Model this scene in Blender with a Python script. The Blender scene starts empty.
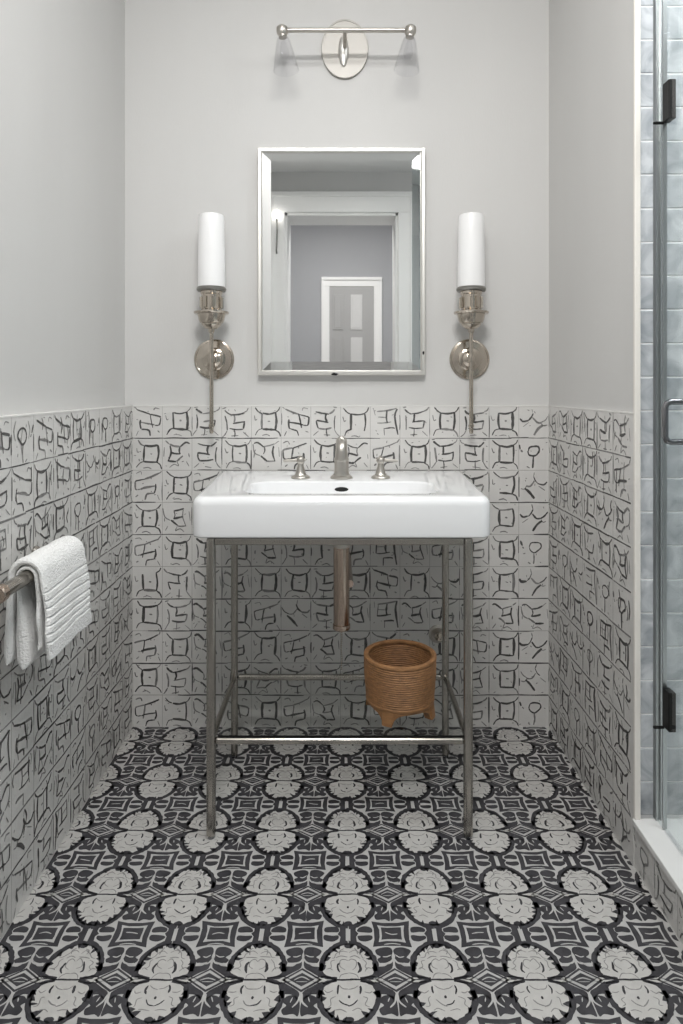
import bpy, bmesh, math, random
from mathutils import Vector, Matrix
PI = math.pi
C = bpy.context.scene.collection
rnd = random.Random(7)

# ------------------------------------------------------------------ camera
EYE = 1.073
cd = bpy.data.cameras.new('camera')
cd.sensor_fit = 'AUTO'; cd.sensor_width = 36.0
cd.lens = 650.0 / 1024.0 * 36.0
cd.shift_y = -(512 - 388) / 1024.0
cd.clip_start = 0.02
cam = bpy.data.objects.new('camera', cd); C.objects.link(cam)
cam.location = (0, 0, EYE); cam.rotation_euler = (PI / 2, 0, 0)
bpy.context.scene.camera = cam

# ------------------------------------------------------------------ world, lights, exposure
sc = bpy.context.scene
w = bpy.data.worlds.new('world'); sc.world = w; w.use_nodes = True
w.node_tree.nodes['Background'].inputs[0].default_value = (0.9, 0.95, 1, 1)
w.node_tree.nodes['Background'].inputs[1].default_value = 0.3
sc.view_settings.view_transform = 'Standard'
sc.view_settings.look = 'None'
sc.view_settings.gamma = 1
sc.view_settings.use_curve_mapping = False
sc.view_settings.exposure = 0.0

def area(name, loc, rot, sx, sy, power, col=(1, 1, 1), spread=PI):
    d = bpy.data.lights.new(name, 'AREA'); d.shape = 'RECTANGLE'
    d.size = sx; d.size_y = sy; d.energy = power; d.color = col; d.spread = spread
    o = bpy.data.objects.new(name, d); C.objects.link(o)
    o.location = loc; o.rotation_euler = rot
    return o
# x, y, z, tilt, size x, size y, watts, spread
LIGHTS = ((0.0, 0.78, 2.578, 0, 0.60, 0.40, 8.0, 180), (0.0, 0.10, 2.538, 48, 0.62, 0.09, 15.0, 150))  # second lamp is added to brighten the back wall
for lx, ly, lz, lt, lsx, lsy, lp, lsp in LIGHTS:
    area('ceiling_and_wash_light', (lx, ly, lz), (math.radians(lt), 0, 0), lsx, lsy, lp, (1, 0.985, 0.965), math.radians(lsp))
area('shower_panel_light', (1.12, 0.95, 2.578), (0, 0, 0), 0.4, 0.4, 12, (0.95, 0.98, 1))
area('hall_fill_light', (0.0, -1.35, 2.978), (0, 0, 0), 0.7, 0.7, 40, (1, 0.99, 0.98))  # added hall light, brightens the door jamb and hall wall

# ------------------------------------------------------------------ materials
def mat(name, col, rough=0.5, metal=0.0, bump=None, var=None, spec=0.5, coat=0.0, emit=0.0, stretch=(1, 1, 1)):
    m = bpy.data.materials.new(name); m.use_nodes = True
    nt = m.node_tree; N = nt.nodes; L = nt.links
    b = N['Principled BSDF']
    b.inputs['Base Color'].default_value = (*col, 1)
    b.inputs['Roughness'].default_value = rough
    b.inputs['Metallic'].default_value = metal
    b.inputs['Specular IOR Level'].default_value = spec
    b.inputs['Coat Weight'].default_value = coat
    if emit:
        b.inputs['Emission Color'].default_value = (*col, 1); b.inputs['Emission Strength'].default_value = emit
    tc = N.new('ShaderNodeTexCoord'); mp = N.new('ShaderNodeMapping')
    mp.inputs['Scale'].default_value = stretch
    L.new(tc.outputs['Object'], mp.inputs[0])
    if var:
        scale, amt = var
        n = N.new('ShaderNodeTexNoise'); n.inputs['Scale'].default_value = scale; n.inputs['Detail'].default_value = 4
        L.new(mp.outputs[0], n.inputs['Vector'])
        r = N.new('ShaderNodeValToRGB')
        r.color_ramp.elements[0].position = 0.3; r.color_ramp.elements[1].position = 0.7
        r.color_ramp.elements[0].color = (*[c * (1 - amt) for c in col], 1)
        r.color_ramp.elements[1].color = (*[min(1, c * (1 + amt)) for c in col], 1)
        L.new(n.outputs[0], r.inputs[0]); L.new(r.outputs[0], b.inputs['Base Color'])
    if bump:
        scale, st, dist = bump
        n = N.new('ShaderNodeTexNoise'); n.inputs['Scale'].default_value = scale; n.inputs['Detail'].default_value = 3
        L.new(mp.outputs[0], n.inputs['Vector'])
        bp = N.new('ShaderNodeBump'); bp.inputs['Strength'].default_value = st; bp.inputs['Distance'].default_value = dist
        L.new(n.outputs[0], bp.inputs['Height']); L.new(bp.outputs[0], b.inputs['Normal'])
    return m

M = {}
M['paint'] = mat('grey_paint', (0.605, 0.60, 0.59), 0.6, bump=(90, 0.15, 0.002), var=(1.5, 0.015), stretch=(4, 4, 0.6))
M['hall_paint'] = mat('hall_paint', (0.40, 0.405, 0.42), 0.6)
M['ceiling'] = mat('ceiling_paint', (0.8, 0.8, 0.79), 0.7)
M['white_wood'] = mat('white_gloss_paint', (0.90, 0.895, 0.88), 0.35)
M['shower_grout'] = mat('shower_grout', (0.90, 0.90, 0.89), 0.6)
M['tile'] = mat('glazed_tile', (0.69, 0.68, 0.66), 0.34, bump=(14, 0.25, 0.003), var=(9, 0.04))
M['tile_edge'] = mat('tile_edge', (0.74, 0.73, 0.71), 0.35)
M['ink'] = mat('tile_ink', (0.095, 0.093, 0.091), 0.4, var=(60, 0.35))
M['ink_soft'] = mat('tile_ink_soft', (0.25, 0.245, 0.24), 0.4, var=(60, 0.25))
M['grout_line'] = mat('tile_grout', (0.40, 0.39, 0.375), 0.6)
M['floor'] = mat('floor_tile', (0.50, 0.495, 0.485), 0.45, var=(25, 0.05), bump=(40, 0.1, 0.002))
M['floor_pale'] = mat('floor_tile_pale', (0.535, 0.525, 0.505), 0.45, var=(40, 0.05))
M['floor_dark'] = mat('floor_tile_charcoal', (0.048, 0.047, 0.053), 0.45, var=(30, 0.25))
M['floor_line'] = mat('floor_tile_line', (0.27, 0.265, 0.26), 0.45)
M['porcelain'] = mat('white_porcelain', (0.86, 0.865, 0.875), 0.14, coat=0.6)
M['hole'] = mat('dark_hole', (0.01, 0.01, 0.01), 0.6)
M['nickel'] = mat('polished_nickel', (0.54, 0.485, 0.42), 0.15, 1.0)
M['nickel_plate'] = mat('satin_nickel', (0.56, 0.53, 0.49), 0.34, 1.0)
M['matte_plate'] = mat('matte_nickel', (0.46, 0.445, 0.42), 0.55, 0.85)
M['brushed'] = mat('brushed_steel', (0.42, 0.395, 0.36), 0.22, 1.0, bump=(400, 0.05, 0.0005), stretch=(1, 1, 0.05))
M['silver'] = mat('champagne_silver', (0.80, 0.785, 0.75), 0.38, 1.0)
M['mirror'] = mat('mirror_silvering', (0.93, 0.935, 0.93), 0.015, 1.0)
M['black'] = mat('black_metal', (0.015, 0.015, 0.015), 0.4, 0.6)
M['dark_chrome'] = mat('dark_chrome', (0.25, 0.25, 0.26), 0.2, 1.0)
M['alu'] = mat('aluminium_channel', (0.5, 0.51, 0.51), 0.3, 1.0)
M['frost'] = mat('frosted_opal_glass', (0.84, 0.84, 0.84), 0.35, emit=0.06)
M['towel'] = mat('white_cotton', (0.88, 0.88, 0.87), 0.95, bump=(260, 0.9, 0.004), spec=0.1)
M['rattan'] = mat('woven_rattan', (0.29, 0.145, 0.06), 0.55, var=(60, 0.28), bump=(220, 0.6, 0.002), stretch=(1, 1, 3))
M['rattan_wood'] = mat('brown_wood', (0.27, 0.135, 0.055), 0.45, var=(20, 0.25), stretch=(1, 1, 5))
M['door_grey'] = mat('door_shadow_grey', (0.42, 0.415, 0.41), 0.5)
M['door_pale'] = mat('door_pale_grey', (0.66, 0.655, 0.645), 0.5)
M['jolly'] = mat('cream_edge_trim', (0.80, 0.77, 0.72), 0.4)
M['stone'] = mat('white_marble', (0.80, 0.80, 0.79), 0.25, var=(5, 0.06))
M['lens'] = mat('lamp_lens', (1, 0.985, 0.96), 0.5, emit=2.0)
M['bulb'] = mat('flare_glow', (1, 0.98, 0.94), 0.5, emit=5.0)  # glow of the added lamp that imitates a mirror flare
M['wood_floor'] = mat('hall_floor', (0.30, 0.295, 0.29), 0.5, var=(8, 0.2), stretch=(1, 8, 1))
M['dark_nickel'] = mat('darker_nickel', (0.30, 0.29, 0.27), 0.3, 1.0)  # one darker nickel tone, for sconce rims and the casing stem
M['copper'] = mat('brass_copper_pipe', (0.50, 0.40, 0.33), 0.22, 1.0)

def glass(name, tint, base=0.04, strength=0.75):
    m = bpy.data.materials.new(name); m.use_nodes = True
    nt = m.node_tree; N = nt.nodes; L = nt.links; N.clear()
    out = N.new('ShaderNodeOutputMaterial'); mix = N.new('ShaderNodeMixShader')
    t = N.new('ShaderNodeBsdfTransparent'); t.inputs[0].default_value = (*tint, 1)
    g = N.new('ShaderNodeBsdfGlossy'); g.inputs['Roughness'].default_value = 0.02
    lw = N.new('ShaderNodeLayerWeight'); lw.inputs[0].default_value = 0.5
    p = N.new('ShaderNodeMath'); p.operation = 'POWER'; p.inputs[1].default_value = 4
    a = N.new('ShaderNodeMath'); a.operation = 'MULTIPLY_ADD'; a.inputs[1].default_value = strength; a.inputs[2].default_value = base
    L.new(lw.outputs['Facing'], p.inputs[0]); L.new(p.outputs[0], a.inputs[0]); L.new(a.outputs[0], mix.inputs[0])
    L.new(t.outputs[0], mix.inputs[1]); L.new(g.outputs[0], mix.inputs[2]); L.new(mix.outputs[0], out.inputs[0])
    return m
M['pane'] = glass('shower_glass', (0.965, 0.985, 0.985), 0.03, 0.45)
M['shelf_glass'] = glass('shelf_glass', (0.97, 0.975, 0.97), 0.015, 0.12)
M['clear_glass'] = glass('clear_glass', (0.985, 0.985, 0.99), 0.05, 0.6)

def marble_tile():
    m = bpy.data.materials.new('shower_marble'); m.use_nodes = True
    nt = m.node_tree; N = nt.nodes; L = nt.links; b = N['Principled BSDF']
    tc = N.new('ShaderNodeTexCoord')
    n = N.new('ShaderNodeTexNoise'); n.inputs['Scale'].default_value = 14; n.inputs['Detail'].default_value = 6
    n.inputs['Distortion'].default_value = 1.2
    L.new(tc.outputs['Object'], n.inputs['Vector'])
    r = N.new('ShaderNodeValToRGB')
    r.color_ramp.elements[0].position = 0.33; r.color_ramp.elements[1].position = 0.66
    r.color_ramp.elements[0].color = (0.36, 0.385, 0.41, 1); r.color_ramp.elements[1].color = (0.66, 0.68, 0.695, 1)
    L.new(n.outputs[0], r.inputs[0]); L.new(r.outputs[0], b.inputs['Base Color'])
    b.inputs['Roughness'].default_value = 0.22
    return m
M['marble'] = marble_tile()

# ------------------------------------------------------------------ mesh helpers
class MB:
    def __init__(self): self.v = []; self.f = []; self.mi = []; self.sm = []
    def add(self, verts, faces, mi=0, smooth=False):
        o = len(self.v); self.v += [tuple(p) for p in verts]
        for f in faces: self.f.append([i + o for i in f]); self.mi.append(mi); self.sm.append(smooth)
    def box(self, x0, x1, y0, y1, z0, z1, mi=0):
        self.add([(x0,y0,z0),(x1,y0,z0),(x1,y1,z0),(x0,y1,z0),(x0,y0,z1),(x1,y0,z1),(x1,y1,z1),(x0,y1,z1)],
                 [(0,3,2,1),(4,5,6,7),(0,1,5,4),(1,2,6,5),(2,3,7,6),(3,0,4,7)], mi)
    def lathe(self, prof, seg=40, mat4=None, mi=0, sx=1, sy=1, smooth=True):
        vs = []
        for r, z in prof:
            for k in range(seg):
                a = 2 * PI * k / seg
                p = Vector((r * math.cos(a) * sx, r * math.sin(a) * sy, z))
                vs.append(mat4 @ p if mat4 else p)
        fs = []
        for i in range(len(prof) - 1):
            for k in range(seg):
                k2 = (k + 1) % seg
                fs.append((i*seg+k, i*seg+k2, (i+1)*seg+k2, (i+1)*seg+k))
        if prof[0][0] > 1e-6: fs.append(tuple(range(seg))[::-1])
        if prof[-1][0] > 1e-6: fs.append(tuple((len(prof)-1)*seg + k for k in range(seg)))
        self.add(vs, fs, mi, smooth)
    def tube(self, pts, r, seg=16, mi=0):
        pts = [Vector(p) for p in pts]; n = len(pts)
        rs = r if isinstance(r, (list, tuple)) else [r] * n
        vs = []; up = None
        for i, p in enumerate(pts):
            t = (pts[min(i+1, n-1)] - pts[max(i-1, 0)]).normalized()
            if up is None:
                up = Vector((0, 0, 1)) if abs(t.z) < 0.9 else Vector((1, 0, 0))
            a = t.cross(up).normalized(); up = a.cross(t).normalized()
            for k in range(seg):
                g = 2 * PI * k / seg
                vs.append(p + (a * math.cos(g) + up * math.sin(g)) * rs[i])
        fs = []
        for i in range(n - 1):
            for k in range(seg):
                k2 = (k + 1) % seg
                fs.append((i*seg+k, i*seg+k2, (i+1)*seg+k2, (i+1)*seg+k))
        fs.append(tuple(range(seg))[::-1]); fs.append(tuple((n-1)*seg + k for k in range(seg)))
        self.add(vs, fs, mi, True)
    def loft(self, loops, cap0=True, cap1=True, mi=0):
        n = len(loops[0]); vs = [p for l in loops for p in l]; fs = []
        for i in range(len(loops) - 1):
            for k in range(n):
                k2 = (k + 1) % n
                fs.append((i*n+k, i*n+k2, (i+1)*n+k2, (i+1)*n+k))
        if cap0: fs.append(tuple(range(n))[::-1])
        if cap1: fs.append(tuple((len(loops)-1)*n + k for k in range(n)))
        self.add(vs, fs, mi, True)
    def build(self, name, mats, parent=None, bevel=0, fix=True, auto=True):
        me = bpy.data.meshes.new(name)
        me.from_pydata(self.v, [], self.f)
        if not isinstance(mats, (list, tuple)): mats = [mats]
        for m in mats: me.materials.append(m)
        me.polygons.foreach_set('material_index', self.mi)
        me.polygons.foreach_set('use_smooth', self.sm)
        me.update()
        if fix:
            bm = bmesh.new(); bm.from_mesh(me)
            bmesh.ops.recalc_face_normals(bm, faces=bm.faces)
            for e in bm.edges:
                if len(e.link_faces) == 2 and e.calc_face_angle(0) > math.radians(24): e.smooth = False
            bm.to_mesh(me); bm.free()
        o = bpy.data.objects.new(name, me); C.objects.link(o)
        if parent: o.parent = parent; o.matrix_parent_inverse = Matrix.Translation(parent.location).inverted() if False else Matrix()
        if bevel:
            b = o.modifiers.new('bevel', 'BEVEL'); b.width = bevel; b.segments = 3; b.limit_method = 'ANGLE'
        return o

def thing(name, label, cat, loc=(0, 0, 0), group=None):
    o = bpy.data.objects.new(name, None); C.objects.link(o); o.location = loc
    o.empty_display_size = 0.05
    o['label'] = label; o['category'] = cat
    if group: o['group'] = group
    return o
def struct(o, label=None):
    o['kind'] = 'structure'
    if label: o['label'] = label
    return o
def dup(root, loc, label):
    r = root.copy(); C.objects.link(r); r.location = loc; r['label'] = label
    for ch in list(root.children):
        c = ch.copy(); C.objects.link(c); c.parent = r
        for g in list(ch.children):
            d = g.copy(); C.objects.link(d); d.parent = c
    return r

def catmull(pts, n=5, closed=False):
    out = []; m = len(pts)
    rng = range(m) if closed else range(m - 1)
    for i in rng:
        if closed: p0, p1, p2, p3 = pts[i-1], pts[i], pts[(i+1) % m], pts[(i+2) % m]
        else: p0, p1, p2, p3 = pts[max(i-1,0)], pts[i], pts[i+1], pts[min(i+2,m-1)]
        for k in range(n):
            t = k / n; t2 = t*t; t3 = t2*t
            out.append(tuple(0.5*((2*p1[j]) + (-p0[j]+p2[j])*t + (2*p0[j]-5*p1[j]+4*p2[j]-p3[j])*t2 + (-p0[j]+3*p1[j]-3*p2[j]+p3[j])*t3) for j in range(2)))
    if not closed: out.append(tuple(pts[-1][:2]))
    return out

def stroke2d(pts, w, taper=0.65, jw=0.22, n=4):
    """flat ribbon polygon strip; returns verts, faces in 2D"""
    P = catmull(pts, n) if len(pts) > 2 else [tuple(pts[0]), tuple((pts[0][j]+pts[1][j])/2 for j in range(2)), tuple(pts[1])]
    vs = []; m = len(P)
    for i, p in enumerate(P):
        a = P[max(i-1,0)]; b = P[min(i+1,m-1)]
        dx, dy = b[0]-a[0], b[1]-a[1]; l = math.hypot(dx, dy) or 1
        e = min(i, m-1-i) / max(1, (m-1)/2)
        ww = w/2 * (taper + (1-taper) * min(1, e*2)) * (1 + rnd.uniform(-jw, jw))
        vs += [(p[0]-dy/l*ww, p[1]+dx/l*ww), (p[0]+dy/l*ww, p[1]-dx/l*ww)]
    fs = [(2*i, 2*i+1, 2*i+3, 2*i+2) for i in range(m-1)]
    return vs, fs

# ------------------------------------------------------------------ room dimensions
XL, XR, YB = -0.661, 0.655, 2.057          # tiled faces
XLW, XRW, YBW = -0.690, 0.661, 2.070       # painted faces
YF = -0.51                                  # face of the wall behind the camera
ZC = 2.60
TH = 1.016                                  # height of the tiling
WALL_END = 1.458
JD = 0.28                                   # depth of the doorway

b = MB(); b.box(XLW-0.1, XRW+0.1, YBW, YBW+0.1, 0, ZC); wall_back = struct(b.build('wall_back', M['paint']))
b = MB(); b.box(XLW-0.1, XLW, YF, YBW, 0, ZC); wall_left = struct(b.build('wall_left', M['paint']))
b = MB(); b.box(XRW, 0.668, WALL_END, YBW, 0, ZC); wall_right = struct(b.build('wall_right', M['paint']))
b = MB(); b.box(XLW-0.1, 1.7, YF-JD, YBW+0.1, ZC, ZC+0.08); struct(b.build('ceiling', M['ceiling']))
# wall behind the camera with a doorway
b = MB()
DH, DZ = 0.40, 2.31
b.box(XLW-0.1, -DH, YF-JD, YF, 0, ZC); b.box(DH, 1.7, YF-JD, YF, 0, ZC); b.box(-DH, DH, YF-JD, YF, DZ, ZC)
struct(b.build('wall_front', M['paint']))

# ------------------------------------------------------------------ drawn tiles
# stroke = (points, width) in tile units, v downwards
def S(open_left=False, bl=True):
    s = [([(.37,.23),(.60,.25),(.82,.20)], .065), ([(.82,.20),(.84,.48),(.80,.75)], .075),
         ([(.80,.75),(.58,.74),(.36,.72)], .065), ([(.37,.23),(.35,.48),(.36,.72)], .075),
         ([(.13,.05),(.24,.17),(.37,.23)], .04), ([(.82,.20),(.92,.13),(.97,.03)], .035),
         ([(.80,.75),(.92,.83),(.98,.96)], .045), ([(.36,.72),(.22,.77),(.12,.92)], .035)]
    soft = [([(.56,.47),(.64,.48)], .05), ([(.10,.30),(.14,.45),(.20,.42)], .03), ([(.35,.93),(.5,.90),(.62,.95)], .03)]
    return s, soft
TYPES = {
 'S': S(),
 'B': ([([(.08,.38),(.14,.34),(.40,.29)], .045), ([(.40,.29),(.62,.22),(.88,.12)], .04), ([(.08,.38),(.10,.58),(.16,.63)], .04),
        ([(.28,.62),(.42,.58),(.76,.52)], .05), ([(.76,.44),(.78,.60),(.74,.74)], .045), ([(.74,.74),(.58,.76),(.48,.80),(.44,.95)], .04),
        ([(.42,.27),(.39,.45),(.34,.70)], .035), ([(.16,.63),(.28,.62)], .03)],
       [([(.10,.12),(.25,.08),(.30,.16)], .025), ([(.88,.12),(.96,.02)], .03), ([(.12,.85),(.20,.80)], .03), ([(.60,.24),(.62,.30)], .03), ([(.84,.80),(.92,.95)], .025)]),
 'C': ([([(.08,.18),(.20,.15),(.40,.30)], .045), ([(.40,.30),(.60,.26),(.76,.20)], .045), ([(.42,.30),(.44,.42),(.40,.52)], .035),
        ([(.40,.52),(.58,.50),(.72,.46)], .05), ([(.74,.26),(.70,.40),(.72,.52),(.80,.74)], .04), ([(.80,.74),(.62,.75),(.52,.74)], .045), ([(.30,.58),(.40,.64),(.52,.74)], .045)],
       [([(.76,.20),(.90,.10)], .03), ([(.05,.22),(.10,.48),(.28,.58)], .03), ([(.50,.76),(.44,.9),(.6,.84),(.74,.94)], .025), ([(.92,.3),(.95,.6)], .02), ([(.10,.50),(.08,.62)], .03), ([(.2,.75),(.1,.9)], .025)]),
 'F': ([([(.15,.12),(.24,.20),(.36,.26)], .05), ([(.36,.26),(.60,.24),(.80,.18)], .045), ([(.45,.25),(.47,.38),(.44,.50)], .045),
        ([(.40,.52),(.60,.49),(.80,.46)], .045), ([(.80,.46),(.78,.60),(.74,.70)], .04), ([(.74,.70),(.50,.72),(.28,.68)], .04),
        ([(.16,.30),(.20,.50),(.20,.74)], .04), ([(.45,.70),(.46,.84),(.45,.96)], .03)],
       [([(.80,.18),(.90,.12),(.95,.04)], .03), ([(.20,.74),(.12,.86),(.04,.95)], .03), ([(.75,.8),(.92,.94)], .025), ([(.08,.06),(.2,.04)], .03), ([(.34,.92),(.56,.90)], .025)]),
 'E': ([([(.02,.36),(.12,.45),(.30,.43)], .055), ([(.30,.43),(.40,.34),(.46,.20)], .035), ([(.44,.34),(.58,.50),(.72,.50)], .04),
        ([(.72,.50),(.86,.42),(.95,.30)], .035), ([(.78,.56),(.62,.68),(.46,.88)], .055)],
       [([(.1,.62),(.3,.5)], .025), ([(.46,.20),(.42,.06)], .025), ([(.72,.50),(.80,.60),(.92,.58)], .03)]),
 'D': ([([(.34,.42),(.38,.30),(.52,.26),(.68,.29),(.72,.42),(.62,.53),(.50,.58),(.38,.52),(.34,.42)], .04), ([(.50,.58),(.51,.78),(.49,.95)], .045),
        ([(.02,.22),(.08,.36)], .05)],
       [([(.1,.40),(.15,.46)], .04), ([(.3,.9),(.38,.94)], .03)]),
 'H': ([([(.22,.18),(.55,.17),(.88,.10)], .04), ([(.88,.10),(.82,.35),(.93,.92)], .06), ([(.24,.18),(.22,.55)], .04),
        ([(.22,.55),(.4,.56),(.68,.52)], .035), ([(.55,.17),(.52,.40),(.55,.54)], .045), ([(.45,.72),(.7,.70),(.80,.72)], .04), ([(.46,.72),(.47,.94)], .035)],
       [([(.24,.36),(.52,.36)], .025), ([(.1,.1),(.14,.3)], .02)]),
}
SIDE_TYPES = 'SBCFSBEHCSFD'

def tiled_face(name, fmap, nu, nv, pu, pv, layout, parent, box, clip=None, dens=1.0, side=False):
    """box = slab (mesh MB), fmap(u_m, v_m, lift) -> 3D point with v measured downwards"""
    mb = MB(); box(mb)
    U, V = nu * pu, nv * pv
    def put(vs, fs, mi, lift):
        pts = [fmap(min(max(u, 0.0008), U-0.0008), min(max(v, 0.001), V-0.0008), lift) for u, v in vs]
        mb.add(pts, fs, mi)
    # grout: pale grid under the inked joints
    for j in range(nv + 1):
        v = j * pv
        put([(0, v-.0007), (U, v-.0007), (U, v+.0007), (0, v+.0007)], [(0,1,2,3)], 3, .0002)
    for i in range(nu + 1):
        u = i * pu
        put([(u-.0006, 0), (u+.0006, 0), (u+.0006, V), (u-.0006, V)], [(0,1,2,3)], 3, .00025)
    for j in range(1, nv):
        u = 0.0
        while u < U:
            l = rnd.uniform(.5, 2.2) * pu
            if rnd.random() < .82 * dens:
                n = max(2, int(l / .03)); v0 = j * pv + rnd.uniform(-.0015, .0015)
                pts = [(u + l*k/n, v0 + rnd.uniform(-.0008, .0008)) for k in range(n+1)]
                vs, fs = stroke2d(pts, rnd.uniform(.0022, .0045), n=2)
                put(vs, fs, 1 if rnd.random() < .75 else 2, .0006)
            u += l * rnd.uniform(.9, 1.05)
    for i in range(1, nu):
        for j in range(nv):
            if rnd.random() < .5 * dens:
                a, c = sorted((rnd.uniform(0, .5), rnd.uniform(.5, 1)))
                u0 = i * pu + rnd.uniform(-.0015, .0015)
                vs, fs = stroke2d([(u0, (j+a)*pv), (u0 + rnd.uniform(-.001,.001), (j+(a+c)/2)*pv), (u0, (j+c)*pv)], rnd.uniform(.002, .0048), n=2)
                put(vs, fs, 1 if rnd.random() < .5 else 2, .0006)
    last = ''
    for j in range(nv):
        for i in range(nu):
            t = layout(i, j)
            hard, soft = TYPES[t]
            ox, oy = rnd.uniform(-.03, .03), rnd.uniform(-.03, .03)
            k1 = rnd.uniform(-.05, .05)
            flip = (t not in 'SD') and rnd.random() < .22
            for lst, mi in ((hard, 1), (soft, 2)):
                for pts, wd in lst:
                    if rnd.random() < (.04 if mi == 1 else .12): continue
                    w_ = wd * rnd.uniform(.75, 1.3) * (1.2 if t != 'S' else 0.98)
                    P = []
                    for (u, v) in pts:
                        if flip: u = 1 - u
                        u2 = u + ox + rnd.uniform(-.014, .014) + k1 * (v-.5)
                        v2 = v + oy + rnd.uniform(-.014, .014)
                        P.append(((i + min(max(u2, .02), .98)) * pu, (j + min(max(v2, .03), .97)) * pv))
                    vs, fs = stroke2d(P, w_ * pu, n=3)
                    m2 = mi if not (mi == 1 and rnd.random() < (.3 if t != 'S' else .1)) else 2
                    put(vs, fs, m2, .0008 if m2 == 1 else .0007)
            if side:                                   # taller brush marks of the side walls' tiles
                for _ in range(rnd.randint(1, 3)):
                    u = rnd.uniform(.06, .94); v0 = rnd.uniform(.05, .45); v1 = min(.96, v0 + rnd.uniform(.25, .6)); d = rnd.uniform(-.10, .10)
                    vs, fs = stroke2d([((i+u)*pu, (j+v0)*pv), ((i+min(.97, max(.03, u+d)))*pu, (j+(v0+v1)/2)*pv), ((i+min(.97, max(.03, u+d*.3)))*pu, (j+v1)*pv)], rnd.uniform(.02, .05)*pu, n=3)
                    put(vs, fs, 1 if rnd.random() < .45 else 2, .00075)
            for _ in range(rnd.randint(2, 5)):       # stray specks
                u, v = rnd.uniform(.06, .94), rnd.uniform(.06, .94)
                a = rnd.uniform(0, PI); l = rnd.uniform(.03, .08)
                vs, fs = stroke2d([((i+u)*pu, (j+v)*pv), ((i+u+l*math.cos(a))*pu, (j+v+l*math.sin(a))*pv)], .025*pu)
                put(vs, fs, 2, .0007)
    return mb.build(name, [M['tile'], M['ink'], M['ink_soft'], M['grout_line'], M['tile_edge']], parent, fix=False)

BACK = ["BSFFSBFSHFSFSE",
        "SCFSCBSCBSFFSD",
        "BSBFSCBSFBCFSE",
        "SCFBSFCSBFSCSE",
        "BSFSCFSBHCBFSD",
        "SFCCSSFSBSEFSE",
        "SFCSBEFCHCBCCC",
        "BSCBSBCSFBSBSE",
        "SFCSCFSBCFSCSE",
        "BSCBSBCSBFCFSD"]
pvv = TH / 10
tiled_face('tile_wainscot', lambda u, v, l: (XL + u, YB - l, TH - v), 14, 10, (XR-XL)/14, pvv,
           lambda i, j: BACK[j][i], wall_back,
           lambda mb: (mb.box(XL, XR, YB, YBW, 0, TH), mb.box(XL, XR, YB-.0009, YBW, TH-.0015, TH+.0015, 4)))
PZ = .0945
nL = 27
tiled_face('tile_wainscot', lambda u, v, l: (XL + l, YB - u, TH - v), nL, 10, PZ, pvv,
           lambda i, j: SIDE_TYPES[rnd.randrange(len(SIDE_TYPES))], wall_left,
           lambda mb: (mb.box(XLW, XL, YF, YB, 0, TH), mb.box(XLW, XL+.0009, YF, YB, TH-.0015, TH+.0015, 4)), dens=1.25, side=True)
tiled_face('tile_wainscot', lambda u, v, l: (XR - l, YB - u, TH - v), 6, 10, (YB-WALL_END-.012)/6, pvv,
           lambda i, j: SIDE_TYPES[rnd.randrange(len(SIDE_TYPES))], wall_right,
           lambda mb: (mb.box(XR, XRW, WALL_END, YB, 0, TH), mb.box(XR-.0009, XRW, WALL_END, YB, TH-.0015, TH+.0015, 4)), dens=1.25, side=True)

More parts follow.
